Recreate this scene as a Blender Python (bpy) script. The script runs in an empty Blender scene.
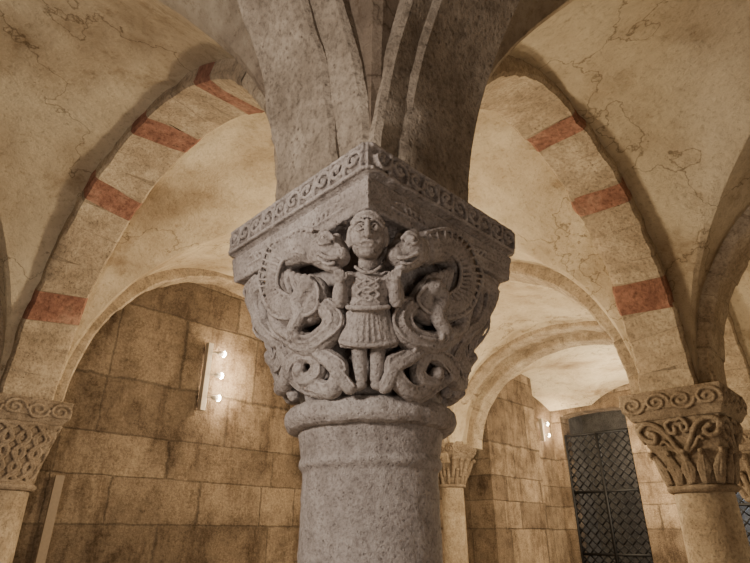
import bpy, math, random
from math import pi, sin, cos, radians, sqrt
from mathutils import Vector, Matrix, noise
random.seed(7)
scene = bpy.context.scene
COL = scene.collection
CX, CY, CAMZ = -0.014, 1.72, 1.6
ZS = 2.6            # springing height
RA = radians(46.6)    # room axes
SU = 4.15
VE = 9.9
VS = 6.1
VL = [-7.2, -3.6, 0.0, 3.6, VS, VE]
UL = [4.15, 0.0, -4.15]
HW, HA = 1.74, 1.67
ROOM = Matrix.Translation((CX, CY, 0)) @ Matrix.Rotation(RA, 4, 'Z')   # local x = v, local y = u

# ------------------------------------------------------------ materials
def nt(name):
    m = bpy.data.materials.new(name); m.use_nodes = True
    t = m.node_tree; b = t.nodes['Principled BSDF']
    return m, t, b
def N(t, typ, **kw):
    n = t.nodes.new(typ)
    for k, v in kw.items():
        if k in n.inputs.keys(): n.inputs[k].default_value = v
        else: setattr(n, k, v)
    return n
def ramp(t, fac, stops):
    r = t.nodes.new('ShaderNodeValToRGB')
    e = r.color_ramp.elements
    while len(e) < len(stops): e.new(0.5)
    for i, (p, c) in enumerate(stops):
        e[i].position = p; e[i].color = (*c, 1)
    t.links.new(fac, r.inputs[0]); return r.outputs[0]
def mix(t, fac, a, b, mode='MIX'):
    m = t.nodes.new('ShaderNodeMix'); m.data_type = 'RGBA'; m.blend_type = mode
    for idx, val in ((0, fac), (6, a), (7, b)):
        if isinstance(val, bpy.types.NodeSocket): t.links.new(val, m.inputs[idx])
        elif idx == 0: m.inputs[0].default_value = val
        else: m.inputs[idx].default_value = (*val, 1)
    return m.outputs[2]
def noise_n(t, co, scale, detail=6, rough=0.6):
    n = N(t, 'ShaderNodeTexNoise'); n.inputs['Scale'].default_value = scale
    n.inputs['Detail'].default_value = detail; n.inputs['Roughness'].default_value = rough
    t.links.new(co, n.inputs['Vector']); return n.outputs['Fac']
def bump_chain(t, b, items):
    prev = None
    for h, st, dist in items:
        bn = t.nodes.new('ShaderNodeBump'); bn.inputs['Strength'].default_value = st
        bn.inputs['Distance'].default_value = dist
        t.links.new(h, bn.inputs['Height'])
        if prev: t.links.new(prev, bn.inputs['Normal'])
        prev = bn.outputs[0]
    t.links.new(prev, b.inputs['Normal'])
def stone(name, ca, cb, cc, big=3.0, grain=60, bs=0.5, pits=True, world=False, pointy=0, fine=0.9):
    m, t, b = nt(name)
    tc = t.nodes.new('ShaderNodeTexCoord'); co = tc.outputs['Object']
    if world:
        g = t.nodes.new('ShaderNodeNewGeometry'); co = g.outputs['Position']
    n1 = noise_n(t, co, big, 8, 0.65); n2 = noise_n(t, co, big * 5, 6, 0.7); n3 = noise_n(t, co, grain, 5, 0.7)
    c = ramp(t, n1, [(0.3, ca), (0.5, cb), (0.7, cc)])
    d = ramp(t, n2, [(0.3, (0.68, 0.66, 0.64)), (0.6, (1.05, 1.04, 1.03))])
    c = mix(t, 1.0, c, d, 'MULTIPLY')
    e = ramp(t, n3, [(0.34, (0.55, 0.53, 0.52)), (0.5, (0.98, 0.98, 0.98)), (0.66, (1.14, 1.14, 1.14))])
    c = mix(t, fine, c, e, 'MULTIPLY')
    v = N(t, 'ShaderNodeTexVoronoi'); v.inputs['Scale'].default_value = grain * 0.8
    t.links.new(co, v.inputs['Vector'])
    if pits:   # scattered dark pits
        n5 = noise_n(t, co, grain * 0.12, 3, 0.6)
        pm = ramp(t, n5, [(0.5, (0, 0, 0)), (0.62, (1, 1, 1))])
        pc_ = ramp(t, v.outputs['Distance'], [(0.10, (0.5, 0.47, 0.45)), (0.25, (1, 1, 1))])
        c = mix(t, pm, c, mix(t, 1.0, c, pc_, 'MULTIPLY'))
    if pointy:  # shade in crevices and highlights on edges, painted into the stone colour
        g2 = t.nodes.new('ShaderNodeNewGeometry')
        relief_shade = ramp(t, g2.outputs['Pointiness'], [(0.42, (0.22, 0.18, 0.155)), (0.485, (0.90, 0.89, 0.88)), (0.53, (1.02, 1.02, 1.02)), (0.60, (1.3, 1.28, 1.26))])
        c = mix(t, pointy, c, relief_shade, 'MULTIPLY')
    t.links.new(c, b.inputs['Base Color'])
    b.inputs['Roughness'].default_value = 0.92
    b.inputs['Specular IOR Level'].default_value = 0.2
    items = [(n2, bs * 0.6, 0.02), (n3, bs, 0.006)]
    if pits:
        pv = ramp(t, v.outputs['Distance'], [(0.0, (0, 0, 0)), (0.35, (1, 1, 1))])
        items.append((pv, bs * 0.6, 0.005))
    bump_chain(t, b, items)
    return m
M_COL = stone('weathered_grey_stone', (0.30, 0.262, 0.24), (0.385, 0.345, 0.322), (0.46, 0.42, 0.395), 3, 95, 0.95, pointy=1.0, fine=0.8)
M_ARCH = stone('arch_stone', (0.20, 0.16, 0.12), (0.31, 0.26, 0.205), (0.42, 0.36, 0.29), 3.0, 50, 1.2, world=True, fine=0.9)
M_ARCHP = stone('limewashed_arch_stone', (0.28, 0.22, 0.155), (0.42, 0.345, 0.255), (0.54, 0.465, 0.355), 2.0, 45, 0.9, world=True, fine=0.85)
M_RED = stone('red_sandstone', (0.19, 0.09, 0.068), (0.30, 0.155, 0.112), (0.43, 0.275, 0.205), 3.2, 30, 1.0, world=True)
M_MORT = stone('mortar', (0.23, 0.18, 0.13), (0.33, 0.27, 0.20), (0.42, 0.355, 0.27), 5, 70, 0.5, world=True)
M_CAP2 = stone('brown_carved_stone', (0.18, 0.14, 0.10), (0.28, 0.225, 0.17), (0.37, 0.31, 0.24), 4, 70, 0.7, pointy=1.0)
M_FLOOR = stone('floor_stone', (0.2, 0.165, 0.13), (0.3, 0.25, 0.2), (0.36, 0.31, 0.25), 1.5, 40, 0.3)

def plaster():
    m, t, b = nt('vault_plaster')
    g = t.nodes.new('ShaderNodeNewGeometry'); co = g.outputs['Position']
    n1 = noise_n(t, co, 0.9, 10, 0.58); n2 = noise_n(t, co, 3.2, 10, 0.7); n3 = noise_n(t, co, 24, 8, 0.8)
    c = ramp(t, n1, [(0.30, (0.31, 0.235, 0.155)), (0.42, (0.50, 0.41, 0.295)), (0.54, (0.66, 0.57, 0.43)), (0.74, (0.76, 0.68, 0.53))])
    d = ramp(t, n2, [(0.33, (0.58, 0.51, 0.44)), (0.45, (0.96, 0.95, 0.93)), (0.68, (1.08, 1.08, 1.07))])
    c = mix(t, 0.72, c, d, 'MULTIPLY')
    e = ramp(t, n3, [(0.36, (0.58, 0.53, 0.47)), (0.46, (0.98, 0.98, 0.98)), (0.64, (1.08, 1.08, 1.08))])
    c = mix(t, 0.6, c, e, 'MULTIPLY')
    # bare springer stones around the main pillar head
    vd = t.nodes.new('ShaderNodeVectorMath'); vd.operation = 'DISTANCE'
    t.links.new(co, vd.inputs[0]); vd.inputs[1].default_value = (CX, CY, 2.6)
    ma = t.nodes.new('ShaderNodeMath'); ma.operation = 'MULTIPLY_ADD'; ma.inputs[1].default_value = 0.7
    t.links.new(n2, ma.inputs[0]); t.links.new(vd.outputs['Value'], ma.inputs[2])
    mr = t.nodes.new('ShaderNodeMapRange'); mr.inputs[1].default_value = 1.25; mr.inputs[2].default_value = 2.0
    mr.inputs[3].default_value = 1.0; mr.inputs[4].default_value = 0.0
    t.links.new(ma.outputs[0], mr.inputs[0])
    sc_ = ramp(t, n2, [(0.3, (0.15, 0.11, 0.08)), (0.5, (0.27, 0.21, 0.155)), (0.7, (0.40, 0.33, 0.255))])
    sc2 = mix(t, 0.8, sc_, e, 'MULTIPLY')
    c = mix(t, mr.outputs[0], c, sc2)
    v = N(t, 'ShaderNodeTexVoronoi'); v.feature = 'DISTANCE_TO_EDGE'; v.inputs['Scale'].default_value = 0.6
    vm = t.nodes.new('ShaderNodeVectorMath'); vm.operation = 'ADD'
    nn = N(t, 'ShaderNodeTexNoise'); nn.inputs['Scale'].default_value = 3; nn.inputs['Detail'].default_value = 6
    t.links.new(co, nn.inputs['Vector']); t.links.new(co, vm.inputs[0]); t.links.new(nn.outputs['Color'], vm.inputs[1])
    t.links.new(vm.outputs[0], v.inputs['Vector'])
    cr = ramp(t, v.outputs['Distance'], [(0.0, (0.22, 0.17, 0.12)), (0.006, (1, 1, 1))])
    c = mix(t, 0.7, c, cr, 'MULTIPLY')
    t.links.new(c, b.inputs['Base Color']); b.inputs['Roughness'].default_value = 0.95
    b.inputs['Specular IOR Level'].default_value = 0.15
    bump_chain(t, b, [(n1, 0.7, 0.12), (n2, 0.9, 0.05), (n3, 0.9, 0.016)])
    return m
M_PLAST = plaster()

def ashlar(name):
    m, t, b = nt(name)
    tc = t.nodes.new('ShaderNodeTexCoord')
    sp = t.nodes.new('ShaderNodeSeparateXYZ'); t.links.new(tc.outputs['Object'], sp.inputs[0])
    cb = t.nodes.new('ShaderNodeCombineXYZ')
    zs = t.nodes.new('ShaderNodeMath'); zs.operation = 'SINE'
    zm = t.nodes.new('ShaderNodeMath'); zm.operation = 'MULTIPLY'; zm.inputs[1].default_value = 2.9
    t.links.new(sp.outputs['Z'], zm.inputs[0]); t.links.new(zm.outputs[0], zs.inputs[0])
    za = t.nodes.new('ShaderNodeMath'); za.operation = 'MULTIPLY_ADD'; za.inputs[1].default_value = 0.15
    t.links.new(zs.outputs[0], za.inputs[0]); t.links.new(sp.outputs['Z'], za.inputs[2])
    xs_ = t.nodes.new('ShaderNodeMath'); xs_.operation = 'SINE'
    xm = t.nodes.new('ShaderNodeMath'); xm.operation = 'MULTIPLY'; xm.inputs[1].default_value = 1.9
    t.links.new(sp.outputs['X'], xm.inputs[0]); t.links.new(xm.outputs[0], xs_.inputs[0])
    xa = t.nodes.new('ShaderNodeMath'); xa.operation = 'MULTIPLY_ADD'; xa.inputs[1].default_value = 0.24
    t.links.new(xs_.outputs[0], xa.inputs[0]); t.links.new(sp.outputs['X'], xa.inputs[2])
    t.links.new(xa.outputs[0], cb.inputs['X']); t.links.new(za.outputs[0], cb.inputs['Y'])
    nn = N(t, 'ShaderNodeTexNoise'); nn.inputs['Scale'].default_value = 5.0; nn.inputs['Detail'].default_value = 8; nn.inputs['Roughness'].default_value = 0.7
    t.links.new(cb.outputs[0], nn.inputs['Vector'])
    ms = t.nodes.new('ShaderNodeVectorMath'); ms.operation = 'SCALE'; ms.inputs['Scale'].default_value = 0.07
    t.links.new(nn.outputs['Color'], ms.inputs[0])
    ad = t.nodes.new('ShaderNodeVectorMath'); ad.operation = 'ADD'
    t.links.new(cb.outputs[0], ad.inputs[0]); t.links.new(ms.outputs[0], ad.inputs[1])
    br = N(t, 'ShaderNodeTexBrick'); t.links.new(ad.outputs[0], br.inputs['Vector'])
    br.inputs['Scale'].default_value = 1.0; br.inputs['Brick Width'].default_value = 0.96; br.inputs['Row Height'].default_value = 0.52
    br.inputs['Mortar Size'].default_value = 0.016; br.inputs['Mortar Smooth'].default_value = 0.9; br.inputs['Bias'].default_value = -0.05
    br.offset = 0.37; br.squash = 0.62; br.squash_frequency = 3
    br.inputs['Color1'].default_value = (0.40, 0.315, 0.23, 1); br.inputs['Color2'].default_value = (0.20, 0.15, 0.108, 1)
    br.inputs['Mortar'].default_value = (0.19, 0.148, 0.11, 1)
    co = tc.outputs['Object']
    n1 = noise_n(t, co, 1.3, 12, 0.74); n2 = noise_n(t, co, 5, 12, 0.8); n3 = noise_n(t, co, 40, 8, 0.8)
    mp = t.nodes.new('ShaderNodeMapping'); mp.inputs['Scale'].default_value = (3.0, 3.0, 0.8); t.links.new(co, mp.inputs[0])
    n4 = noise_n(t, mp.outputs[0], 1.0, 10, 0.74)
    d = ramp(t, n1, [(0.36, (0.40, 0.36, 0.33)), (0.48, (0.9, 0.88, 0.86)), (0.64, (1.35, 1.34, 1.3))])
    c = mix(t, 1.0, br.outputs['Color'], d, 'MULTIPLY')
    s4 = ramp(t, n4, [(0.38, (0.46, 0.42, 0.39)), (0.5, (1, 1, 1)), (0.7, (1.12, 1.12, 1.1))])
    c = mix(t, 0.85, c, s4, 'MULTIPLY')
    e = ramp(t, n2, [(0.36, (0.50, 0.46, 0.42)), (0.5, (1, 1, 1)), (0.68, (1.22, 1.22, 1.2))])
    c = mix(t, 0.85, c, e, 'MULTIPLY')
    f = ramp(t, n3, [(0.36, (0.58, 0.56, 0.54)), (0.6, (1.12, 1.12, 1.12))])
    c = mix(t, 0.8, c, f, 'MULTIPLY')
    t.links.new(c, b.inputs['Base Color']); b.inputs['Roughness'].default_value = 0.9
    b.inputs['Specular IOR Level'].default_value = 0.2
    inv = ramp(t, br.outputs['Fac'], [(0, (1, 1, 1)), (1, (0, 0, 0))])
    bump_chain(t, b, [(inv, 0.8, 0.03), (n2, 1.0, 0.04), (n3, 0.9, 0.010)])
    return m
M_ASH = ashlar('ashlar_blocks')
def plain(name, col, rough=0.5, metal=0.0, emit=None, es=0):
    m, t, b = nt(name)
    tc = t.nodes.new('ShaderNodeTexCoord')
    n = noise_n(t, tc.outputs['Object'], 40, 3)
    c = ramp(t, n, [(0.3, tuple(x * 0.85 for x in col)), (0.7, col)])
    t.links.new(c, b.inputs['Base Color'])
    b.inputs['Roughness'].default_value = rough; b.inputs['Metallic'].default_value = metal
    if emit:
        b.inputs['Emission Color'].default_value = (*emit, 1); b.inputs['Emission Strength'].default_value = es
    return m
M_IRON = plain('black_iron', (0.02, 0.02, 0.022), 0.6, 0.6)
M_ALU = plain('brushed_aluminium', (0.50, 0.45, 0.39), 0.5, 0.2)
M_BULB = plain('lamp_lens', (1, 0.9, 0.7), 0.3, 0, (1.0, 0.88, 0.68), 90)
M_WOOD = plain('dull_brown_board', (0.24, 0.185, 0.13), 0.7)
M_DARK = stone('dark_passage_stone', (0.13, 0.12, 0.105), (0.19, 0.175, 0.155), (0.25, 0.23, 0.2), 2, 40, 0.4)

# ------------------------------------------------------------ mesh helpers
def make(name, verts, faces, mats, parent=None, mat_idx=None, smooth=True, angle=30, matrix=None):
    me = bpy.data.meshes.new(name)
    me.from_pydata([tuple(v) for v in verts], [], faces)
    for mm in (mats if isinstance(mats, list) else [mats]): me.materials.append(mm)
    if mat_idx: me.polygons.foreach_set('material_index', mat_idx)
    me.validate(); me.update()
    if smooth:
        me.polygons.foreach_set('use_smooth', [True] * len(me.polygons))
        me.set_sharp_from_angle(angle=radians(angle))
    o = bpy.data.objects.new(name, me); COL.objects.link(o)
    if matrix is not None: o.matrix_world = matrix
    if parent: o.parent = parent
    return o
class Sculpt:
    def __init__(s): s.v = []; s.f = []
    def tube(s, pts, rad, n=10, flat=1.0):
        if not isinstance(rad, (list, tuple)): rad = [rad] * len(pts)
        P = [Vector(p) for p in pts]
        k = len(P); base = len(s.v); nrm = None; rings = []
        T = []
        for i in range(k):
            d = P[min(i + 1, k - 1)] - P[max(i - 1, 0)]
            T.append(d.normalized() if d.length > 1e-9 else Vector((0, 0, 1)))
        seq = [(P[0] - T[0] * rad[0] * 0.75, T[0], rad[0] * 0.5)] + [(P[i], T[i], rad[i]) for i in range(k)] + [(P[-1] + T[-1] * rad[-1] * 0.75, T[-1], rad[-1] * 0.5)]
        for (c, d, r) in seq:
            if nrm is None:
                nrm = d.orthogonal().normalized()
            nrm = (nrm - d * nrm.dot(d)); nrm = nrm.normalized() if nrm.length > 1e-6 else d.orthogonal().normalized()
            bi = d.cross(nrm)
            for j in range(n):
                a = 2 * pi * j / n
                s.v.append(c + (nrm * cos(a) + bi * sin(a)) * r)
        for i in range(len(seq) - 1):
            for j in range(n):
                a = base + i * n + j; b2 = base + i * n + (j + 1) % n
                s.f.append((a, b2, b2 + n, a + n))
        s.f.append(tuple(base + j for j in reversed(range(n))))
        e = base + (len(seq) - 1) * n
        s.f.append(tuple(e + j for j in range(n)))
    def ell(s, c, r, rot=None, nu=14, nv=9):
        base = len(s.v); c = Vector(c); rot = rot or Matrix.Identity(3)
        for i in range(1, nv):
            th = pi * i / nv
            for j in range(nu):
                a = 2 * pi * j / nu
                s.v.append(c + rot @ Vector((r[0] * sin(th) * cos(a), r[1] * sin(th) * sin(a), r[2] * cos(th))))
        top = len(s.v); s.v.append(c + rot @ Vector((0, 0, r[2]))); s.v.append(c + rot @ Vector((0, 0, -r[2])))
        for i in range(nv - 2):
            for j in range(nu):
                a = base + i * nu + j; b2 = base + i * nu + (j + 1) % nu
                s.f.append((a, a + nu, b2 + nu, b2))
        for j in range(nu):
            s.f.append((top, base + j, base + (j + 1) % nu))
            l = base + (nv - 2) * nu
            s.f.append((top + 1, l + (j + 1) % nu, l + j))
    def rings(s, rings):
        base = len(s.v); n = len(rings[0])
        for r in rings: s.v.extend(Vector(p) for p in r)
        for i in range(len(rings) - 1):
            for j in range(n):
                a = base + i * n + j; b2 = base + i * n + (j + 1) % n
                s.f.append((a, b2, b2 + n, a + n))
        s.f.append(tuple(base + j for j in reversed(range(n))))
        e = base + (len(rings) - 1) * n
        s.f.append(tuple(e + j for j in range(n)))
    def bake(s, name, mat, voxel=None, smooth=2, disp=0.003, dscale=0.03, parent=None, dents=(), sf=0.5):
        me = bpy.data.meshes.new(name); me.from_pydata([tuple(v) for v in s.v], [], s.f); me.materials.append(mat); me.update()
        o = bpy.data.objects.new(name, me); COL.objects.link(o)
        if voxel:
            r = o.modifiers.new('r', 'REMESH'); r.mode = 'VOXEL'; r.voxel_size = voxel
        if smooth:
            sm = o.modifiers.new('s', 'SMOOTH'); sm.factor = sf; sm.iterations = smooth
        if disp:
            tx = bpy.data.textures.new(name + '_tex', 'CLOUDS'); tx.noise_scale = dscale; tx.noise_depth = 3
            dm = o.modifiers.new('d', 'DISPLACE'); dm.texture = tx; dm.strength = disp; dm.mid_level = 0.5; dm.texture_coords = 'LOCAL'
        dg = bpy.context.evaluated_depsgraph_get(); dg.update()
        ne = bpy.data.meshes.new_from_object(o.evaluated_get(dg))
        o.modifiers.clear(); o.data = ne; ne.name = name
        if not ne.materials: ne.materials.append(mat)
        if dents:
            for v in ne.vertices:
                for c, r, amt in dents:
                    q = (v.co - c).length / r
                    if q < 1: v.co = v.co - amt * (1 - q * q) ** 2
        ne.polygons.foreach_set('use_smooth', [True] * len(ne.polygons)); ne.update()
        bpy.data.meshes.remove(me)
        if parent: o.parent = parent
        return o
def crom(P, n=5):
    if len(P) < 3: return [tuple(p) for p in P]
    out = []
    Q = [P[0]] + list(P) + [P[-1]]
    for i in range(1, len(Q) - 2):
        p0, p1, p2, p3 = Q[i - 1:i + 3]
        for k in range(n):
            t = k / n
            out.append(tuple(0.5 * ((2 * b) + (-a + c) * t + (2 * a - 5 * b + 4 * c - d) * t * t + (-a + 3 * b - 3 * c + d) * t ** 3) for a, b, c, d in zip(p0, p1, p2, p3)))
    out.append(tuple(P[-1])); return out
def lathe(prof, n=64):
    return [[(r * cos(2 * pi * j / n), r * sin(2 * pi * j / n), z) for j in range(n)] for r, z in prof]
def squares(prof, n=1):
    return [[(-h, -h, z), (h, -h, z), (h, h, z), (-h, h, z)] for h, z in prof]

# ------------------------------------------------------------ vault (ceiling)
def build_ceiling():
    V = []; F = []
    n = 30
    cs = [sin(pi / 2 * i / n) ** 0.85 for i in range(n + 1)]
    cs = [-c for c in reversed(cs[1:])] + cs
    L = len(cs)
    for vi in range(len(VL) - 1):
        for ui in range(len(UL) - 1):
            v0, v1 = VL[vi], VL[vi + 1]; u0, u1 = UL[ui + 1], UL[ui]
            hv, hu = (v1 - v0) / 2, (u1 - u0) / 2; vc, uc = (v0 + v1) / 2, (u0 + u1) / 2
            base = len(V)
            for a in cs:
                for b in cs:
                    rv = 1 - 0.215 / hv; ru = 1 - 0.215 / hu
                    def f(x, r):
                        q = abs(x) / r
                        return (1 - q ** 2.12) ** (1 / 2.12) if q < 1 else 0.0
                    aa = a * 0.55 if (vi == 4 and a > 0) else a
                    z = HW * max(f(aa, rv), f(b, ru))
                    x, y = vc + a * hv, uc + b * hu
                    k = min(1, z / 0.6)
                    e = (noise.noise(Vector((x * 1.3, y * 1.3, 1.7))) * 0.04 + noise.noise(Vector((x * 4, y * 4, 5))) * 0.014 + noise.noise(Vector((x * 11, y * 11, 3))) * 0.004) * k
                    edge = min(1, 8 * (1 - max(abs(a), abs(b))))
                    z += e * edge + 0.05 * (1 - a * a) * (1 - b * b)
                    V.append((x, y, ZS - 0.012 + z))
            for i in range(L - 1):
                for j in range(L - 1):
                    p = base + i * L + j; q = p + 1; r = p + L; w = r + 1
                    am = (cs[i] + cs[i + 1]) / 2; bm = (cs[j] + cs[j + 1]) / 2
                    if am * bm > 0: F += [(p, q, w), (p, w, r)]
                    else: F += [(p, q, r), (q, w, r)]
    o = make('ceiling', V, F, M_PLAST, angle=22, matrix=ROOM)
    o['kind'] = 'structure'; o['label'] = 'rough cream plastered groin vaults'
build_ceiling()

# ------------------------------------------------------------ transverse arches
trim_i = [0]
def arch(p0, p1, inset=0.305, hw=0.2, H=HA, thick=0.16, z0=ZS, nv=23, reds=(), rev=False, mat=None, irr=1.0, mort=2):
    p0 = Vector(p0); p1 = Vector(p1); d = (p1 - p0); L = d.length; d.normalize()
    side = Vector((-d.y, d.x)); mid = (p0 + p1) / 2; a = L / 2 - inset
    V = []; F = []; MI = []
    wd = [1 + random.uniform(-0.25, 0.25) for _ in range(nv)]
    for k in reds: wd[k] = random.uniform(0.8, 1.15)
    sm = sum(wd)
    th = []; t0 = 0.0; tw = 0
    for k in range(nv):
        dt = pi * wd[k] / sm; mt = 0.006 / a
        jit = random.uniform(-0.007, 0.007) * irr; tw = random.uniform(-0.022, 0.022) * irr
        col = 1 if k in reds else 0
        for q in range(5): th.append((t0 + (dt - mt) * q / 5, jit, col, tw))
        th.append((t0 + dt - mt, -0.002 if irr > .5 else jit, mort, tw))
        t0 += dt
    th.append((pi, 0, 0, 0))
    for i, (t, jit, c, tw) in enumerate(th):
        for (off, ww) in ((0.0, -hw + 0.018), (0.0, -hw * .4), (0.0, hw * .4), (0.0, hw - 0.018), (0.018, hw), (thick, hw), (thick, -hw), (0.018, -hw)):
            t2 = min(pi, max(0, t + tw * ww / hw * (1 if 0 < t < pi else 0)))
            ct = cos(t2) * (1 if rev else -1)
            rr = a + off - jit; hh = H + off - jit
            kk = 1.0 if irr > .5 else 0.65
            nz = (noise.noise(Vector((t * 6, ww * 9, p0.x + p0.y * 3))) * 0.018 + noise.noise(Vector((t * 22, ww * 14, p0.x + p0.y * 5))) * 0.010) * kk
            pt = mid + d * (ct * (rr + nz)) + side * (ww + nz)
            V.append((pt.x, pt.y, z0 - 0.015 + sin(t2) * (hh + nz)))
    for i in range(len(th) - 1):
        for j in range(8):
            A = i * 8 + j; B = i * 8 + (j + 1) % 8
            F.append((A, B, B + 8, A + 8) if not rev else (A, A + 8, B + 8, B)); MI.append(th[i][2])
    trim_i[0] += 1
    o = make('trim_%d' % trim_i[0], V, F, [mat or M_ARCHP, M_RED, M_MORT], mat_idx=MI, angle=35, matrix=ROOM)
    o['kind'] = 'structure'; o['label'] = 'round stone transverse arch' + (' with faded red sandstone voussoirs' if reds else '')
for vi, v in enumerate(VL[:-1]):
    for ui in range(2):
        if vi == 0: continue
        if vi == 4 and ui == 0:
            arch((v, UL[ui]), (v, UL[ui + 1]), z0=2.85, H=1.44, inset=0.24, hw=0.2)
            arch((v + 0.34, UL[ui]), (v + 0.34, UL[ui + 1]), z0=2.85, H=1.34, inset=0.36, hw=0.15, thick=0.25)
        elif vi == 2 and ui == 1:
            arch((v + 0.07, UL[ui]), (v + 0.07, UL[ui + 1]), mat=M_ARCH, hw=0.195, inset=0.26, irr=0.3, mort=0)
            arch((v, UL[ui]), (v, UL[ui + 1]), mat=M_ARCH, hw=0.225, inset=0.235, H=HA + 0.03, irr=0.3, mort=0)
        else:
            rd = (3, 7, 11, 15) if (vi == 2 and ui == 0) else ((11,) if (vi == 3 and ui == 0) else ())
            arch((v, UL[ui]), (v, UL[ui + 1]), reds=rd)
for ui, u in enumerate(UL):
    for vi in range(len(VL) - 1):
        if vi > 3: continue
        if ui == 1 and vi == 1:
            arch((VL[vi + 1], u + 0.085), (VL[vi], u + 0.085), mat=M_ARCH, hw=0.165, inset=0.26, irr=0.3, mort=0)
            arch((VL[vi + 1], u), (VL[vi], u), mat=M_ARCH, hw=0.215, inset=0.235, H=HA + 0.03, irr=0.3, mort=0)
        else:
            arch((VL[vi + 1], u), (VL[vi], u), reds=(3, 7, 11) if (u == 0.0 and vi == 2) else ())

# ------------------------------------------------------------ walls
def wall(name, x0, x1, zt, mat, origin, ang, openings=(), thick=0.4, label=''):
    V = []; F = []
    xs = [x0, x1]
    def low(x):
        z = 0
        for (a, b, zsx, rise) in openings:
            if a - 1e-6 <= x <= b + 1e-6:
                q = (x - (a + b) / 2) / ((b - a) / 2)
                z = zsx + rise * sqrt(max(0, 1 - q * q))
        return z
    for (a, b, _, _) in openings:
        for i in range(25): xs.append(a + (b - a) * i / 24)
    xs = sorted(set(xs))
    for i in range(len(xs) - 1):
        a, b = xs[i], xs[i + 1]; m = (a + b) / 2
        ins = any(o[0] < m < o[1] for o in openings)
        la, lb = (low(a), low(b)) if ins else (0, 0)
        k = len(V)
        V += [(a, 0, la), (b, 0, lb), (b, 0, zt), (a, 0, zt), (a, thick, la), (b, thick, lb), (b, thick, zt), (a, thick, zt)]
        F += [(k, k + 1, k + 2, k + 3), (k + 5, k + 4, k + 7, k + 6), (k + 4, k + 5, k + 1, k), (k + 3, k + 2, k + 6, k + 7)]
    for (a, b, zsx, rise) in openings:
        for x in (a, b):
            k = len(V); V += [(x, 0, 0), (x, thick, 0), (x, thick, zsx), (x, 0, zsx)]; F += [(k, k + 1, k + 2, k + 3)]
    for x in (x0, x1):
        k = len(V); V += [(x, 0, 0), (x, thick, 0), (x, thick, zt), (x, 0, zt)]; F += [(k, k + 1, k + 2, k + 3)]
    o = make(name, V, F, mat, smooth=False)
    o.matrix_world = ROOM @ Matrix.Translation(origin) @ Matrix.Rotation(ang, 4, 'Z')
    o['kind'] = 'structure'; o['label'] = label
    return o
VW = VE + 0.05
wall('wall_left', -7.3, VW, 4.7, M_ASH, (0, 4.17, 0), 0, label='grey-brown ashlar block wall with worn joints and stains')
wall('trim_40', VS + 0.55, 8.35, 4.7, M_ASH, (0, 3.72, 0), 0, thick=0.44, label='projecting stone pier on the ashlar wall')
gateA = (0.2, 1.55, 3.86, 0.06)
gateB = (4.17 - 1.5, 4.17 - 0.1, 3.0, 0.6)
wall('wall_back', 0, 8.4, 4.7, M_ASH, (VW, 4.17, 0), -pi / 2, openings=(gateA, gateB), label='ashlar block wall with two gated openings')
wall('wall_right', -VW, 7.3, 4.7, M_ASH, (0, -4.17, 0), pi, label='plain ashlar block wall')
wall('wall_front', -4.2, 4.2, 4.7, M_ASH, (-7.25, 0, 0), pi / 2, label='plain ashlar block wall')
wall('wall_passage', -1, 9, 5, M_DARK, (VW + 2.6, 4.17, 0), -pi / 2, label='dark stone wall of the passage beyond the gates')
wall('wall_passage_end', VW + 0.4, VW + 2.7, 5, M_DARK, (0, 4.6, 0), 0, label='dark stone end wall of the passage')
fl = make('floor', [(-8, -4.6, 0), (13, -4.6, 0), (13, 5.5, 0), (-8, 5.5, 0)], [(0, 1, 2, 3)], M_FLOOR, smooth=False, matrix=ROOM)
fl['kind'] = 'structure'; fl['label'] = 'worn stone paved floor'
pc = make('ceiling_passage', [(VW + .4, -4.6, 4.65), (13, -4.6, 4.65), (13, 5.5, 4.65), (VW + .4, 5.5, 4.65)], [(0, 3, 2, 1)], M_PLAST, smooth=False, matrix=ROOM)
pc['kind'] = 'structure'; pc['label'] = 'plastered ceiling of the passage'

# ------------------------------------------------------------ columns
def empty(name, x, y, z, rot, label, category, local=True):
    e = bpy.data.objects.new(name, None); COL.objects.link(e); e.empty_display_size = 0.2
    if local: e.matrix_world = ROOM @ Matrix.Translation((x, y, z)) @ Matrix.Rotation(rot, 4, 'Z')
    else: e.matrix_world = Matrix.Translation((x, y, z)) @ Matrix.Rotation(rot, 4, 'Z')
    e['label'] = label; e['category'] = category
    return e
def surf_fn(z0, z1, r0, rg, s=1.0, qk=1.0):
    def S(p, t, d=0.0):
        ang = radians(225) + p * pi / 2
        tt = max(0, min(1.05, t))
        Rm = (r0 + rg * tt ** 0.75) * s
        q = min(1.0, 1.15 * tt) ** 0.85 * qk
        R = Rm * ((1 - q) + q / max(abs(cos(ang)), abs(sin(ang))) ** 0.93) + d
        return Vector((R * cos(ang), R * sin(ang), z0 + (z1 - z0) * t))
    return S
def frame(S, p, t, d):
    c = S(p, t, d); e = 0.03
    tx = (S(p + e, t, d) - S(p - e, t, d)).normalized()
    ty = (S(p, t + e, d) - S(p, t - e, d)).normalized()
    n = tx.cross(ty).normalized(); ty = n.cross(tx)
    return c, Matrix((tx, ty, n)).transposed()
def core(sc, S, nt_=26, n=96, d=0.0):
    sc.rings([[S(4 * j / n, i / nt_, d) for j in range(n)] for i in range(nt_ + 1)])

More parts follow.
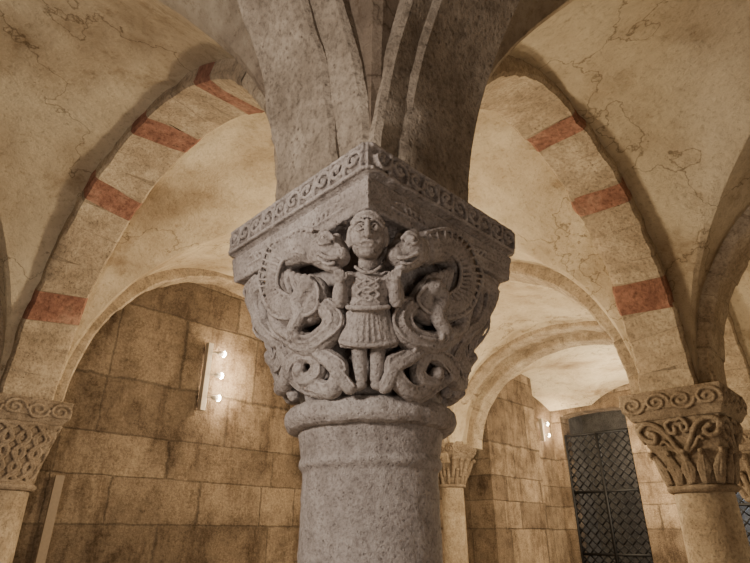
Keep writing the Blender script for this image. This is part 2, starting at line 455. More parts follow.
# --- main column --------------------------------------------------
def art(x, y):
    """design sheet of the carving -> (perimeter, height) on the capital"""
    s = 1 if x >= 370 else -1
    off = abs(x - 370); p = off / 125
    for _ in range(6):
        pp = min(p, 1.0)
        yt = 215 + 68 * pp; yb = 398 + 8 * pp * 2 * 0.5 + 12 * pp * pp
        t = (yb - y) / (yb - yt); tc = max(0, min(1, t))
        o5 = 58 + 10 * min(1, 2 * tc); o1 = 78 + 79 * tc - 34 * tc * tc
        p = 0.5 * off / o5 if off < o5 else 0.5 + 0.5 * (off - o5) / (o1 - o5)
        p = min(p, 1.35)
    return s * p, t
PX = 0.0029
def main_column():
    root = empty('column', CX, CY, 0, radians(44.3), 'massive grey stone column with carved figural capital', 'column', local=False)
    S = surf_fn(1.93, 2.41, 0.225, 0.062, qk=0.94)
    b = Sculpt(); b.rings(squares([(0.33, 0), (0.33, 0.14)])); b.rings(lathe([(0.31, 0.13), (0.33, 0.17), (0.31, 0.22), (0.26, 0.24), (0.25, 0.28), (0.27, 0.31), (0.25, 0.35), (0.22, 0.37)]))
    b.bake('base', M_COL, 0.012, 2, 0.004, 0.05, root)
    sh = Sculpt()
    prof = [(0.218, 0.34), (0.214, 0.6), (0.208, 1.0), (0.205, 1.4), (0.203, 1.73), (0.203, 1.765), (0.214, 1.774), (0.218, 1.785), (0.214, 1.797), (0.207, 1.802), (0.211, 1.81), (0.218, 1.85), (0.224, 1.88), (0.228, 1.89)]
    sh.rings(lathe(prof, 96)); sh.bake('shaft', M_COL, 0.006, 1, 0.006, 0.04, root)
    rg = Sculpt()
    rp = [(0.20, 1.878), (0.232, 1.874), (0.252, 1.880), (0.263, 1.894), (0.266, 1.912), (0.262, 1.930), (0.250, 1.944), (0.22, 1.95), (0.2, 1.95)]
    rg.rings(lathe(rp, 96))
    rg.bake('neck_ring', M_COL, 0.005, 1, 0.010, 0.04, root)
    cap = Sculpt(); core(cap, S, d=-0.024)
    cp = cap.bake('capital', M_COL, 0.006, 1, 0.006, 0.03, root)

    def warp(x, y):   # hand-cut irregularity, different on every face
        s = 1 if x > 370 else -1
        k = min(1, abs(x - 370) / 20)
        n1 = noise.noise(Vector((x / 26, y / 26, 3.3 * s))); n2 = noise.noise(Vector((x / 26, y / 26, 9.1 * s)))
        return x + 5.5 * n1 * k, y + 5.5 * n2 * k
    def onsurf(x, y, d):
        p, t = art(*warp(x, y)); return S(p, t, d)
    TX = Vector((cos(radians(315)), sin(radians(315)), 0))
    def onfig(x, y, d):
        p, t = art(370, y); k = 1.0 if y < 268 else 1.12
        return S(0, t, d) + TX * ((x - 370) * 0.00275 * k)
    def stroke(sc, pts, r, d=0.006, ridges=True, taper=None, beads=False, pos=onsurf, ribs=False):
        P = crom(pts, 5); n = len(P)
        A3 = []; RR = []
        for i, (x, y, *z) in enumerate(P):
            f = i / (n - 1)
            rr = r * PX * (1 if taper is None else (taper[0] + (taper[1] - taper[0]) * f))
            A3.append(pos(x, y, d + (z[0] if z else 0))); RR.append(rr)
        sc.tube(A3, RR, 14)
        def latpos(i, lat, lift):
            x, y, *z = P[i]
            x0, y0 = P[max(0, i - 1)][:2]; x1, y1 = P[min(n - 1, i + 1)][:2]
            l = math.hypot(x1 - x0, y1 - y0) or 1
            w = RR[i] / PX * lat
            return pos(x - (y1 - y0) / l * w, y + (x1 - x0) / l * w, d + (z[0] if z else 0) + RR[i] * lift)
        if ridges:
            for sgn in (-1, 1) if not beads else (-1, 0, 1):
                sc.tube([latpos(i, 0.5 * sgn, 0.86 if sgn else 1.0) for i in range(n)], [q * 0.15 for q in RR], 6)
        if ribs:
            for i in range(2, n - 2, 2):
                sc.tube([latpos(i, lt, sqrt(max(0, 1 - lt * lt)) * 0.95 + 0.01) for lt in (-0.5, -0.25, 0, 0.25, 0.5)], RR[i] * 0.085, 6)
            for sgn in (-1, 1):
                sc.tube([latpos(i, 0.58 * sgn, 0.80) for i in range(n)], [q * 0.13 for q in RR], 6)
    def blob(sc, x, y, d, rx, ry, rz, rot=0):
        p, t = art(*warp(x, y)); c, R = frame(S, p, t, d)
        sc.ell(c, (rx * PX, ry * PX, rz * PX), R @ Matrix.Rotation(radians(rot), 3, 'Z'))
    def mir(pts): return [(740 - q[0],) + tuple(q[1:]) for q in pts]

    def beast(side):
        m = (lambda P: P) if side < 0 else mir
        mx = (lambda x: x) if side < 0 else (lambda x: 740 - x)
        sg = 1 if side < 0 else -1
        sc = Sculpt()
        stroke(sc, m([(330, 250, .032), (319, 247, .030), (305, 250, .026), (293, 260, .022), (286, 276, .020), (284, 290, .020), (289, 303, .020), (300, 312, .020), (312, 316, .022)]), 17, 0.020, taper=(1.1, 1.05), ridges=False, ribs=True)
        stroke(sc, m([(311, 317, .020), (323, 316, .024), (329, 306, .028), (324, 296, .030), (314, 295, .026)]), 13, 0.024, taper=(1.25, 0.8))
        stroke(sc, m([(338, 312, .022), (344, 322, .026), (343, 337, .026), (333, 347, .022), (318, 350, .018), (304, 345, .012), (292, 336, .006), (285, 324)]), 14.5, 0.024, taper=(0.8, 1.0), beads=True)
        to = (TX * sg)
        fw = Vector((-1, -1, 0)).normalized()
        upv = Vector((0, 0, 1))
        ax = (to * 0.80 + fw * 0.45 - upv * 0.42).normalized()
        ay = (upv - ax * upv.dot(ax)).normalized(); az = ax.cross(ay)
        if az.dot(fw) < 0: az = -az
        RM = Matrix((ax, ay, az)).transposed()
        C = onfig(370 - sg * 36, 252, 0.0)
        K = 1.2
        def hb(x, y, z, rx, ry, rz):
            sc.ell(C + RM @ (Vector((x, y, z)) * PX * K), (rx * PX * K, ry * PX * K, rz * PX * K), RM, 16, 11)
        def ht(P, r): sc.tube([C + RM @ (Vector(q) * PX * K) for q in crom(P, 5)], r * PX * K, 8)
        hb(-2, 0, 4, 18, 15, 16)
        hb(9, -2, 6, 12, 9, 10)
        hb(15, -1, 8, 6.5, 6.5, 7.5)
        hb(7, -12, 4, 11, 4, 8)
        ht([(17, -6, 14), (11, -8, 17), (2, -7, 19)], 1.6)
        ht([(15, -10, 12), (9, -12, 13), (1, -10, 16)], 1.5)
        hb(3, 5, 18, 4.6, 4.2, 4); hb(3, 5, 21.5, 2.2, 2.0, 2)
        ht([(-3, 7, 19), (2, 11, 19), (9, 8, 17)], 1.9)
        ht([(-3, 4, 20), (2, 0.5, 21), (8, 4, 18.5)], 1.2)
        hb(-9, 11, 10, 5.5, 6, 4.5); hb(2, 12, 6, 4.5, 5, 4)
        ht([(10, 5, 13), (14, 4, 13)], 1.6)
        for q in range(4):
            x0 = -6 - 4.6 * q
            ht([(x0 + 3, 12 - q, 12 - 2.0 * q), (x0 - 1, 2, 17 - 3 * q), (x0 + 2, -11, 13 - 3.0 * q)], 2.2)
        for k in range(5):
            stroke(sc, m([(302 + k * 5, 278 + k * 2), (301 + k * 6, 288), (302 + k * 5, 300 - k * 2)]), 4.4, 0.062, False, taper=(1.2, 0.6))
        stroke(sc, m([(324, 296, .01), (314, 310), (319, 325), (311, 338)]), 8, 0.082, False, taper=(1.25, 0.85))
        for k in (-5, 0, 5): blob(sc, mx(310 + k), 344, 0.078, 3.2, 6, 5)
        stroke(sc, m([(287, 318), (292, 332), (304, 341), (316, 341)]), 6, 0.064, False, taper=(1.2, 0.8))
        return sc.bake('carved_beast', M_COL, 0.0029, 1, 0.003, 0.022, cp, sf=0.3)
    bl = beast(-1); br = beast(1)
    bl['label'] = 'carved beast with arched neck beside the figure'; br['label'] = bl['label']
    def tails(side):
        m = (lambda P: P) if side < 0 else mir
        mx = (lambda x: x) if side < 0 else (lambda x: 740 - x)
        sc = Sculpt()
        stroke(sc, m([(266, 288, .016), (255, 294, .014), (251, 307, .010), (254, 321, .010), (262, 332, .014), (273, 339, .018), (283, 349, .018), (284, 362, .012), (275, 370), (265, 363)]), 12, 0.014, taper=(1.2, 0.75), beads=True)
        stroke(sc, m([(276, 290), (268, 302), (268, 318), (274, 330, .004)]), 8.5, 0.022, False, taper=(1.1, 0.8))
        stroke(sc, m([(261, 298), (260, 312), (264, 326)]), 5, 0.038, False)
        stroke(sc, m([(281, 390, .004), (292, 386, .010), (298, 375, .016), (303, 364, .020), (314, 359, .022), (325, 363, .020), (329, 374, .018), (323, 383, .016), (314, 383, .016), (310, 375, .018)]), 10, 0.018, taper=(0.9, 0.75))
        stroke(sc, m([(294, 350, .004), (301, 364, -.004), (311, 380, -.006), (326, 391, .008), (340, 391, .022), (350, 381, .030), (350, 368, .032), (340, 359, .024)]), 10, 0.018, taper=(0.9, 0.85))
        stroke(sc, m([(318, 352, .02), (330, 357, .026), (342, 366, .030), (352, 378, .032), (359, 391, .026)]), 6.5, 0.028, taper=(0.8, 1.0))
        stroke(sc, m([(286, 356, .01), (296, 366, .016), (303, 380, .02), (316, 392, .016), (330, 397)]), 5.5, 0.026)
        stroke(sc, m([(254, 342), (262, 356), (272, 380), (276, 396)]), 8, 0.012)
        stroke(sc, m([(284, 372, .004), (289, 384, .004), (300, 395)]), 6.5, 0.010, False)
        blob(sc, mx(311), 374, 0.050, 7, 7, 7)
        blob(sc, mx(268), 362, 0.032, 7, 6, 6)
        blob(sc, mx(339), 359, 0.050, 8, 7, 7); blob(sc, mx(336), 356, 0.070, 2, 2, 2)
        blob(sc, mx(249), 293, 0.014, 16, 14, 14); blob(sc, mx(254), 306, 0.030, 9, 9, 10)
        blob(sc, mx(258), 293, 0.050, 4, 4, 4); blob(sc, mx(246), 282, 0.028, 5, 8, 6); blob(sc, mx(262), 281, 0.026, 6, 7, 6)
        for k in range(4):
            stroke(sc, m([(284 + k * 5, 262 - k * 4), (275 + k * 4, 268 - k * 4), (268 + k * 3, 280 - k * 3)]), 4.5, 0.004, False)
        return sc.bake('carved_interlace', M_COL, 0.0031, 1, 0.004, 0.022, cp, sf=0.3)
    t1 = tails(-1); t2 = tails(1)
    for t in (t1, t2): t['label'] = 'carved interlaced serpent tails'
    for src in (t1, t2, bl, br):
        c = src.copy(); COL.objects.link(c); c.parent = cp; c.rotation_euler = (0, 0, pi)
    # --- the man at the corner, one continuous figure, built on a plane facing out of the corner
    fg = Sculpt()
    up0 = (S(0, 0.6, 0) - S(0, 0.4, 0)).normalized(); nn0 = TX.cross(up0).normalized()
    RF = Matrix((TX, up0, nn0)).transposed()
    def B_(x, y, d, rx, ry, rz, rot=0):
        fg.ell(onfig(x, y, d), (rx * PX, ry * PX, rz * PX), RF @ Matrix.Rotation(radians(rot), 3, 'Z'), 18, 12)
    def st(pts, r, d=0.0, taper=None): stroke(fg, pts, r, d, False, taper, pos=onfig)
    for s in (-1, 1):
        X = lambda x: 370 + s * x
        st([(X(8), 340), (X(8), 354), (X(7.5), 368), (X(6.5), 380)], 6.8, 0.026, (1.2, 0.85))
        B_(X(8), 386, 0.036, 7, 4.5, 7.5, -12 * s)
    B_(370, 291, 0.028, 21.5, 19, 17); B_(370, 306, 0.032, 19, 17, 16)
    for s in (-1, 1): B_(370 + s * 16.5, 283, 0.028, 10, 9.5, 12)
    for k in range(9):
        f = (k - 4) / 4; dd = 0.052 - 0.024 * f * f
        st([(370 + f * 14, 312), (370 + f * 17.5, 328), (370 + f * 21, 344 + 3 * (1 - f * f))], 6.0, dd, (0.85, 1.1))
        st([(370 + f * 14, 321), (370 + f * 17.5, 332), (370 + f * 21, 347)], 1.5, dd + 0.0165, (0.5, 1.4))
    st([(346, 345, -.018), (355, 349, -.002), (370, 351, .006), (385, 349, -.002), (394, 345, -.018)], 2.4, 0.062)
    st([(352, 314, -.014), (360, 316.5, 0), (370, 317.5, .004), (380, 316.5, 0), (388, 314, -.014)], 2.4, 0.078)
    st([(359, 276, -.006), (364, 281, 0), (370, 283, .002), (376, 281, 0), (381, 276, -.006)], 1.7, 0.078)
    # patterned tunic front: shallow diamond folds
    for k in range(3):
        st([(360, 288 + 8 * k, -.004), (365, 292 + 8 * k, 0), (370, 294 + 8 * k, .001), (375, 292 + 8 * k, 0), (380, 288 + 8 * k, -.004)], 1.2, 0.079)
        st([(360, 295 + 8 * k, -.004), (365, 291.5 + 8 * k, 0), (370, 289.5 + 8 * k, .001), (375, 291.5 + 8 * k, 0), (380, 295 + 8 * k, -.004)], 1.2, 0.079)
    for s in (-1, 1):
        X = lambda x: 370 + s * x
        st([(X(19), 284, 0), (X(24), 295, .004), (X(25), 307, .010)], 7.6, 0.038, (1.15, 0.95))
        st([(X(25), 307, .010), (X(24), 303, .024), (X(23.5), 297, .034), (X(24), 291, .038)], 5.6, 0.036, (1, 0.82))
        B_(X(24), 289, 0.082, 5, 4.8, 4)
        for k in range(4):
            st([(X(21 + k * 2.2), 288), (X(21.2 + k * 2.3), 284 + abs(k - 1.4)), (X(21.6 + k * 2.3), 281 + abs(k - 1.4) * 1.2, -.005)], 1.25, 0.090)
        st([(X(20), 290), (X(18.2), 287), (X(18.6), 284)], 1.4, 0.086)
    B_(370, 268, 0.044, 9.5, 11, 10)
    hx, hy, hd, hrx, hry, hrz = 370, 245, 0.066, 17.2, 23.5, 18
    B_(hx, hy, hd, hrx, hry, hrz)
    def hs(dx, dy):
        q = 1 - (dx / hrx) ** 2 - (dy / hry) ** 2
        return hd + hrz * PX * sqrt(max(0.02, q))
    def hst(pts, r, lift, taper=None):
        st([(370 + a, hy + b_, hs(a, b_)) for a, b_ in pts], r, lift, taper)
    B_(370, 265, hd + 0.020, 8.5, 5, 8.5)
    hst([(0, -4), (0, 1), (0, 6), (0, 9)], 2.8, 0.011, (0.8, 1.3))
    for s in (-1, 1):
        B_(370 + s * 9, hy + 9, hs(9, 9) - 0.010, 6.2, 6, 5)
        B_(370 + s * 2.9, hy + 9.2, hs(3, 9) + 0.011, 2.1, 1.7, 2.5)
        hst([(s * 2.4, -4.2), (s * 7, -6.6), (s * 12, -5.8), (s * 15, -3)], 1.5, 0.006)
        B_(370 + s * 7.6, hy + 0.8, hs(7.6, 1) + 0.001, 4.2, 2.6, 3.0)
        hst([(s * 3.4, 1.2), (s * 7.6, -2.2), (s * 12, 1.2)], 0.85, 0.0085)
        hst([(s * 3.4, 1.4), (s * 7.6, 3.9), (s * 12, 1.4)], 0.85, 0.0080)
        B_(370 + s * 17.7, hy + 3, hd, 3.5, 7, 5)
        B_(370 + s * 18.2, hy + 3, hd + 0.008, 2.2, 4.6, 4)
    hst([(-6, 14.0), (-2, 13.4), (0, 13.8), (2, 13.4), (6, 14.0)], 1.4, 0.009)
    hst([(-4.6, 16.4), (0, 17.0), (4.6, 16.4)], 1.5, 0.008)
    for k in range(15):
        f = (k - 7) / 7
        hst([(f * 9, -21), (f * 13.5, -16 + 3.0 * f * f), (f * 15.4, -9.5 + 5 * f * f)], 1.45, 0.006)
    hst([(-15.3, -7.5), (-9, -12.6), (0, -14.2), (9, -12.6), (15.3, -7.5)], 1.9, 0.013)
    for s in (-1, 1):
        st([(370 + s * 16.2, hy - 6, 0), (370 + s * 18.0, hy + 2, 0), (370 + s * 17.2, hy + 11, 0)], 2.6, hd + 0.014)
    dents = []
    for s in (-1, 1):
        dents.append((onfig(370 + s * 3.4, hy + 0.5, hs(3.4, 1) + 0.002), 0.011, nn0 * 0.006))
        dents.append((onfig(370 + s * 13.0, hy + 1.5, hs(13, 2) + 0.002), 0.010, nn0 * 0.004))
        dents.append((onfig(370 + s * 7.6, hy + 5.6, hs(8, 6)), 0.009, nn0 * 0.003))
        dents.append((onfig(370 + s * 5.6, hy + 11.4, hs(5, 11)), 0.008, nn0 * 0.004))
    dents.append((onfig(370, hy + 15.2, hs(0, 16) + 0.004), 0.007, nn0 * 0.003))
    f_ = fg.bake('carved_figure', M_COL, 0.0022, 1, 0.0015, 0.03, cp, dents=dents, sf=0.35)
    f_['label'] = 'carved man in belted tunic gripping two beasts'
    # --- impost slab with ornament
    im = Sculpt()
    hp = [(0.338, 2.40), (0.342, 2.404), (0.353, 2.486), (0.353, 2.490), (0.342, 2.494), (0.346, 2.502), (0.364, 2.508), (0.364, 2.592), (0.361, 2.60)]
    im.rings(squares(hp))
    def hz(z):
        for (h0, z0), (h1, z1) in zip(hp, hp[1:]):
            if z0 <= z <= z1: return h0 + (h1 - h0) * (z - z0) / (z1 - z0)
        return 0.36
    def fpt(k, a, z, out=0):
        v = Vector((a, -(hz(z) + out), z)); return Matrix.Rotation(k * pi / 2, 3, 'Z') @ v
    for k in range(4):
        L = 0.350
        im.tube([fpt(k, -L, 2.591, .003), fpt(k, L, 2.591, .003)], 0.0075, 6)
        im.tube([fpt(k, -L, 2.512, .003), fpt(k, L, 2.512, .003)], 0.007, 6)
        nw = 10
        for w in range(nw):
            a0 = -L + 2 * L * (w + 0.5) / nw + random.uniform(-.003, .003); h = L / nw; s = 1 if w % 2 else -1
            pts = []
            for q in range(13):
                th = q / 12 * random.uniform(1.6, 1.9) * pi; rr = 0.029 * (1 - 0.50 * q / 12)
                pts.append(fpt(k, a0 + rr * cos(th) * 1.1, 2.5515 + s * rr * sin(th), 0.009))
            im.tube(pts, random.uniform(0.0062, 0.0075), 6)
            im.tube([fpt(k, a0 + h - 0.004, 2.52, .008), fpt(k, a0 + h + 0.004, 2.584, .008)], 0.0065, 6)
            im.ell(fpt(k, a0, 2.5515, 0.008), (0.008, 0.008, 0.009), Matrix.Rotation(k * pi / 2, 3, 'Z'), 8, 6)
        for sgn in (-1, 1):
            c0 = 0.10 * sgn
            for q in range(5):
                a1 = c0 + sgn * 0.022 * q
                im.tube([fpt(k, a1, 2.430, .001), fpt(k, a1 + sgn * 0.018, 2.446 + 0.004 * q, 0.004), fpt(k, a1 + sgn * 0.05, 2.456, .001)], 0.005, 6)
            im.tube([fpt(k, c0 - sgn * 0.03, 2.428, 0.002), fpt(k, c0 + sgn * 0.15, 2.434, 0.002)], 0.005, 6)
    o = im.bake('impost', M_COL, 0.003, 1, 0.005, 0.03, root, sf=0.35)
    o['label'] = 'square slab with carved scroll border'
main_column()

# --- secondary columns ---------------------------------------------
def side_column(name, x, y, style, label, sc_=1.0, zs=ZS, shaft_r=0.19, rot=0.0, nscroll=4):
    root = empty(name, x, y, 0, rot, label, 'column')
    mat = M_CAP2
    zi = zs - 0.2 * sc_; zc = zs - 0.64 * sc_
    b = Sculpt(); b.rings(squares([(0.3 * sc_, 0), (0.3 * sc_, 0.14)])); b.rings(lathe([(0.29 * sc_, 0.13), (0.3 * sc_, 0.18), (0.27 * sc_, 0.24), (0.27 * sc_, 0.3), (shaft_r, 0.34)], 48))
    b.bake('base', mat, 0.015, 2, 0.004, 0.05, root)
    s = Sculpt(); s.rings(lathe([(shaft_r * 1.06, 0.33), (shaft_r * 1.04, 0.8), (shaft_r, zc - 0.07), (shaft_r, zc - 0.02)], 64))
    s.bake('shaft', M_ARCHP, None, 0, 0, 0.05, root)
    r = Sculpt(); r.rings(lathe([(shaft_r * 0.9, zc - 0.055), (shaft_r * 1.1, zc - 0.055), (shaft_r + 0.042, zc - 0.035), (shaft_r + 0.042, zc - 0.015), (shaft_r * 1.08, zc + 0.003), (shaft_r * 0.9, zc + 0.003)], 64))
    r.bake('neck_ring', mat, 0.008, 1, 0.004, 0.05, root)
    S = surf_fn(zc - 0.01, zi + 0.01, 0.205 if style != 'interlace' else 0.255, 0.085 if style != 'interlace' else 0.045, sc_)
    c = Sculpt(); core(c, S, 20, 80, -0.006)
    def wob(p, t): return p + 0.018 * noise.noise(Vector((p * 5, t * 5, 1 + x))), t + 0.03 * noise.noise(Vector((p * 5, t * 5, 7 + x)))
    def st(pts, r_, d=0.005):
        c.tube([S(*wob(p, t), d * sc_) for p, t in crom(pts, 6)], r_ * sc_, 8)
    for k in range(4):
        o = k
        P = lambda a, o=o: [(o + p, t) for p, t in a]
        if style == 'volute':
            for sgn in (-1, 1):
                f = lambda a, sgn=sgn: P([(0.5 + sgn * (p), t) for p, t in a])
                # stem rising from the bell and curling into a corner volute
                st(f([(0.03, 0.46), (0.10, 0.58), (0.18, 0.72), (0.28, 0.88), (0.40, 0.93), (0.49, 0.84), (0.47, 0.70), (0.38, 0.67), (0.34, 0.76), (0.40, 0.81)]), 0.018, 0.008)
                st(f([(0.08, 0.46), (0.17, 0.56), (0.25, 0.66), (0.31, 0.62)]), 0.012, 0.006)
                # inner scroll meeting over the centre leaf
                st(f([(0.0, 0.94), (0.08, 0.95), (0.15, 0.88), (0.13, 0.78), (0.06, 0.76), (0.05, 0.84)]), 0.014, 0.008)
            # lower row of upright veined leaves
            for a in (0.0, 0.25, 0.5, 0.75):
                for dx in (-0.075, -0.04, 0.0, 0.04, 0.075):
                    st(P([(a + dx * 0.7, 0.03), (a + dx * 1.2, 0.22), (a + dx * 0.9, 0.38 - abs(dx)), (a + dx * 0.2, 0.47 - abs(dx) * .3)]), 0.010, 0.004 + 0.006 * (1 - abs(dx) / 0.08))
                c.ell(S(o + a, 0.47, 0.018), (0.022, 0.022, 0.022), None, 10, 7)
        elif style == 'interlace':
            for q in range(4):
                a = q / 4
                for ds in (-0.020, 0.020):
                    st(P([(a - 0.02 + ds, 0.06), (a + 0.16 + ds, 0.26), (a + 0.02 + ds, 0.50), (a + 0.18 + ds, 0.74), (a + 0.02 + ds, 0.95)]), 0.012, 0.006)
                    st(P([(a + 0.20 + ds, 0.06), (a + 0.02 + ds, 0.26), (a + 0.18 + ds, 0.50), (a + 0.02 + ds, 0.74), (a + 0.20 + ds, 0.95)]), 0.012, 0.0)
            for q in range(4):
                a = (q + 0.5) / 4
                st(P([(a + 0.06 * cos(z * pi / 4), 0.5 + 0.10 * sin(z * pi / 4)) for z in range(9)]), 0.010, 0.006)
            st(P([(0, 0.98), (0.25, 0.97), (0.5, 0.97), (0.75, 0.97), (1, 0.98)]), 0.018)
            st(P([(0, 0.03), (0.25, 0.03), (0.5, 0.03), (0.75, 0.03), (1, 0.03)]), 0.014)
        else:
            for q in range(3):
                a = (q + 0.5) / 3
                st(P([(a, 0.02), (a, 0.3), (a, 0.46)]), 0.032, 0.012)
                c.ell(S(o + a, 0.5, 0.03 * sc_), (0.03 * sc_,) * 3, None, 10, 7)
            for a in (0.0, 0.34, 0.66):
                st(P([(a, 0.3), (a, 0.6), (a, 0.82)]), 0.03, 0.014)
                c.ell(S(o + a, 0.86, 0.04 * sc_), (0.035 * sc_,) * 3, None, 10, 7)
    c.bake('capital', mat, 0.005, 1, 0.008, 0.04, root)
    im = Sculpt(); h = 0.335 * sc_
    im.rings(squares([(h * 0.88, zi), (h * 0.92, zi + 0.02 * sc_), (h * 0.98, zi + 0.06 * sc_), (h * 1.02, zi + 0.07 * sc_), (h * 1.02, zs - 0.005), (h * 1.01, zs)]))
    for k in range(4):
        R = Matrix.Rotation(k * pi / 2, 3, 'Z')
        n = nscroll
        for w in range(n):
            a0 = -h + 2 * h * (w + 0.5) / n; s = 1 if w % 2 else -1
            pts = []
            for q in range(22):
                th = q / 21 * 3.0 * pi; rr = 0.074 * sc_ * (1 - 0.78 * q / 21)
                z = zi + 0.112 * sc_ + s * rr * 0.9 * sin(th)
                fz = (z - zi) / (0.2 * sc_)
                hh = h * (0.90 + 0.12 * min(1, fz * 2.8)) + 0.002
                pts.append(R @ Vector((a0 + rr * cos(th) * 1.15, -hh, z)))
            im.tube(pts, 0.012 * sc_, 7)
    im.bake('impost', mat, 0.0055, 1, 0.006, 0.04, root)
    return root
side_column('column', 3.6, 0.0, 'volute', 'brown stone column with volute and leaf capital and scroll slab', sc_=1.05, shaft_r=0.2)
side_column('column', 0.0, 4.15, 'interlace', 'wall column with interlace-carved brown capital', shaft_r=0.26)
side_column('column', 3.6, 4.15, 'leaf', 'wall column with leafy capital behind the main column', shaft_r=0.19)
side_column('column', VS, 4.12, 'leaf', 'small slender wall column with leafy capital', sc_=0.9, zs=2.87, shaft_r=0.19)
side_column('column', VS, 0.0, 'leaf', 'brown stone column near the lattice gate', shaft_r=0.19)

# ------------------------------------------------------------ gates
def gate(x0, x1, zt, label):
    w = x1 - x0
    root = empty('iron_gate', VW + 0.1, 4.17 - (x0 + x1) / 2, 0, -pi / 2, label, 'gate')
    fr = Sculpt()
    def bar(sc, a, b, r):
        a = Vector(a); b = Vector(b); d = (b - a).normalized()
        s = Vector((0, 1, 0)); t = d.cross(s).normalized()
        base = len(sc.v)
        for p in (a, b):
            for i, j in ((-1, -1), (1, -1), (1, 1), (-1, 1)): sc.v.append(p + (s * i + t * j) * r)
        sc.f += [(base + i, base + (i + 1) % 4, base + 4 + (i + 1) % 4, base + 4 + i) for i in range(4)] + [(base + 3, base + 2, base + 1, base), (base + 4, base + 5, base + 6, base + 7)]
    hwid = w / 2 - 0.01
    for x in (-hwid, 0.0, hwid): bar(fr, (x, 0, 0.02), (x, 0, zt), 0.026)
    for z in (0.04, zt * 0.36, zt * 0.68, zt): bar(fr, (-hwid, 0, z), (hwid, 0, z), 0.024)
    fr.bake('gate_frame', M_IRON, None, 0, 0, parent=root)
    la = Sculpt(); st = 0.165
    nx = int(w / st); nz = int(zt / st)
    dx = 2 * hwid / nx; dz = (zt - 0.04) / nz
    for i in range(nx):
        for j in range(nz):
            xa = -hwid + i * dx; za = 0.04 + j * dz
            bar(la, (xa, 0, za), (xa + dx, 0, za + dz), 0.012); bar(la, (xa + dx, 0, za), (xa, 0, za + dz), 0.012)
    la.bake('gate_lattice', M_IRON, None, 0, 0, parent=root)
gate(gateA[0], gateA[1], 3.46, 'tall black iron lattice gate in a stone opening')
gate(gateB[0], gateB[1], 3.0, 'black iron lattice gate with daylight behind')

# ------------------------------------------------------------ wall lamps
def light_bar(v, u, z0, z1, n, rot, label, watts):
    root = empty('light_bar', v, u, z0, rot, label, 'lamp')
    L = z1 - z0
    def box(name, cx, cy, cz, sx, sy, sz, mat):
        V = [(cx + i * sx, cy + j * sy, cz + k * sz) for k in (-1, 1) for j in (-1, 1) for i in (-1, 1)]
        F = [(0, 2, 3, 1), (4, 5, 7, 6), (0, 1, 5, 4), (2, 6, 7, 3), (0, 4, 6, 2), (1, 3, 7, 5)]
        o = make(name, V, F, mat, parent=root, smooth=False)
        bv = o.modifiers.new('b', 'BEVEL'); bv.width = 0.004; bv.segments = 2
        return o
    box('housing', 0, -0.07, L / 2, 0.03, 0.035, L / 2, M_ALU)
    for zz in (0.1 * L, 0.9 * L): box('bracket', 0, -0.018, zz, 0.012, 0.02, 0.015, M_ALU)
    for i in range(n):
        z = L * (i + 0.6) / n
        hd = Sculpt(); hd.rings([[(0.10 + xx, -0.12 + r * cos(a * pi / 8), z + r * sin(a * pi / 8)) for a in range(16)] for xx, r in ((-0.03, 0.012), (0.0, 0.026), (0.05, 0.030))])
        hd.tube([(0.02, -0.07, z), (0.08, -0.12, z)], 0.008, 8)
        hd.bake('spot_head', M_ALU, None, 0, 0, parent=root)
        bl = Sculpt(); bl.ell((0.158, -0.12, z), (0.022, 0.034, 0.034)); bl.bake('spot_bulb', M_BULB, None, 0, 0, parent=root)
        ld = bpy.data.lights.new('bulb_light', 'POINT'); ld.energy = watts; ld.color = (1.0, 0.76, 0.47); ld.shadow_soft_size = 0.03
        lo = bpy.data.objects.new('bulb_light', ld); COL.objects.link(lo); lo.parent = root; lo.location = (0.28, -0.2, z)
light_bar(1.68, 4.17, 2.78, 3.52, 3, 0, 'vertical aluminium light bar with three lit spots on wall', 11)
light_bar(VW - 0.62, 4.17, 3.3, 3.75, 2, 0, 'short aluminium light bar with two lit spots', 12)
pb = make('wooden_board', [(0, 0, 0), (0.07, 0, 0), (0.07, 0.03, 0), (0, 0.03, 0), (0, 0, 2.05), (0.07, 0, 2.05), (0.07, 0.03, 2.05), (0, 0.03, 2.05)],
          [(0, 3, 2, 1), (4, 5, 6, 7), (0, 1, 5, 4), (1, 2, 6, 5), (2, 3, 7, 6), (3, 0, 4, 7)], M_WOOD, smooth=False)
pb.matrix_world = ROOM @ Matrix.Translation((0.42, 4.08, 0))
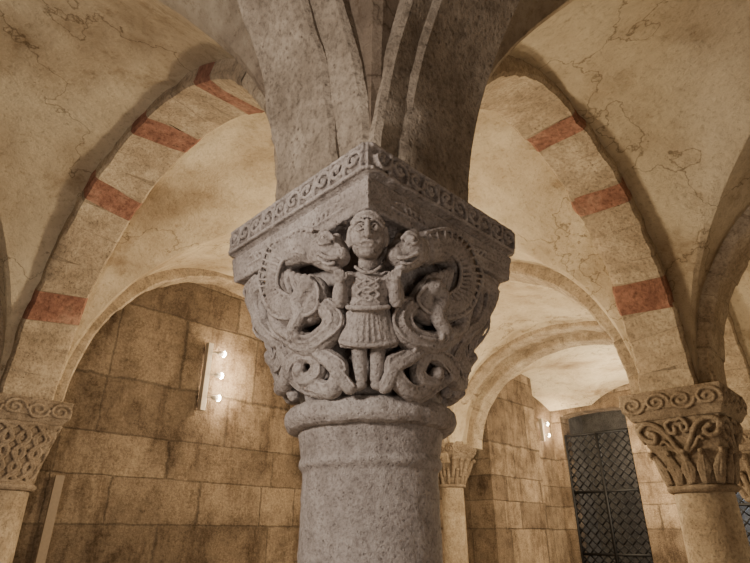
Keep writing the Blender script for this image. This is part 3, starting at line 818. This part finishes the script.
pb['label'] = 'narrow dull brown upright board against the stone wall'; pb['category'] = 'board'

# ------------------------------------------------------------ lights
def lamp(v, u, z, e, col=(1, 0.79, 0.51), r=0.2):
    l = bpy.data.lights.new('lamp', 'POINT'); l.energy = e; l.color = col
    l.shadow_soft_size = r
    o = bpy.data.objects.new('fill_light', l); COL.objects.link(o)
    o.location = ROOM @ Vector((v, u, z))
    return o
def area(loc, tgt, size, e, col):
    l = bpy.data.lights.new('soft', 'AREA'); l.energy = e; l.color = col; l.size = size
    o = bpy.data.objects.new('soft_light', l); COL.objects.link(o); o.location = loc
    o.rotation_euler = (Vector(tgt) - Vector(loc)).to_track_quat('-Z', 'Y').to_euler()
lamp(1.9, 1.7, 2.5, 185)                # bay behind left arch
lamp(-1.8, 2.0, 0.7, 36, (1, 0.82, 0.60))                # bay to the left of camera
lamp(4.9, 1.9, 2.4, 160)
lamp(8.6, 1.8, 2.8, 320, (1, 0.81, 0.54))
lamp(4.9, -1.8, 1.5, 36)
lamp(1.8, -2.2, 0.8, 15, (1, 0.78, 0.52))
area((-1.35, 0.1, 2.35), (0, 1.72, 2.2), 0.3, 42, (1, 0.89, 0.79))  # added key light on the capital for relief shadows, no fixture there
area((0.9, -0.9, 1.1), (0.2, 1.9, 2.6), 0.8, 15, (1, 0.87, 0.75))  # added low front fill on the column and vault
lamp(VW + 1.4, 0.8, 1.8, 60, (0.75, 0.85, 1.0))  # added unseen cool light that gives the gate its daylight
lamp(VW + 1.6, 3.2, 3.4, 30, (1, 0.85, 0.65))
w = bpy.data.worlds.new('world'); scene.world = w; w.use_nodes = True
w.node_tree.nodes['Background'].inputs[0].default_value = (0.9, 0.7, 0.5, 1); w.node_tree.nodes['Background'].inputs[1].default_value = 0.02

cam = bpy.data.cameras.new('camera'); cam.sensor_width = 36; cam.lens = 541 / 750 * 36; cam.clip_start = 0.05
co = bpy.data.objects.new('camera', cam); COL.objects.link(co); co.location = (0, 0, CAMZ); co.rotation_euler = (radians(115), 0, 0)
scene.camera = co
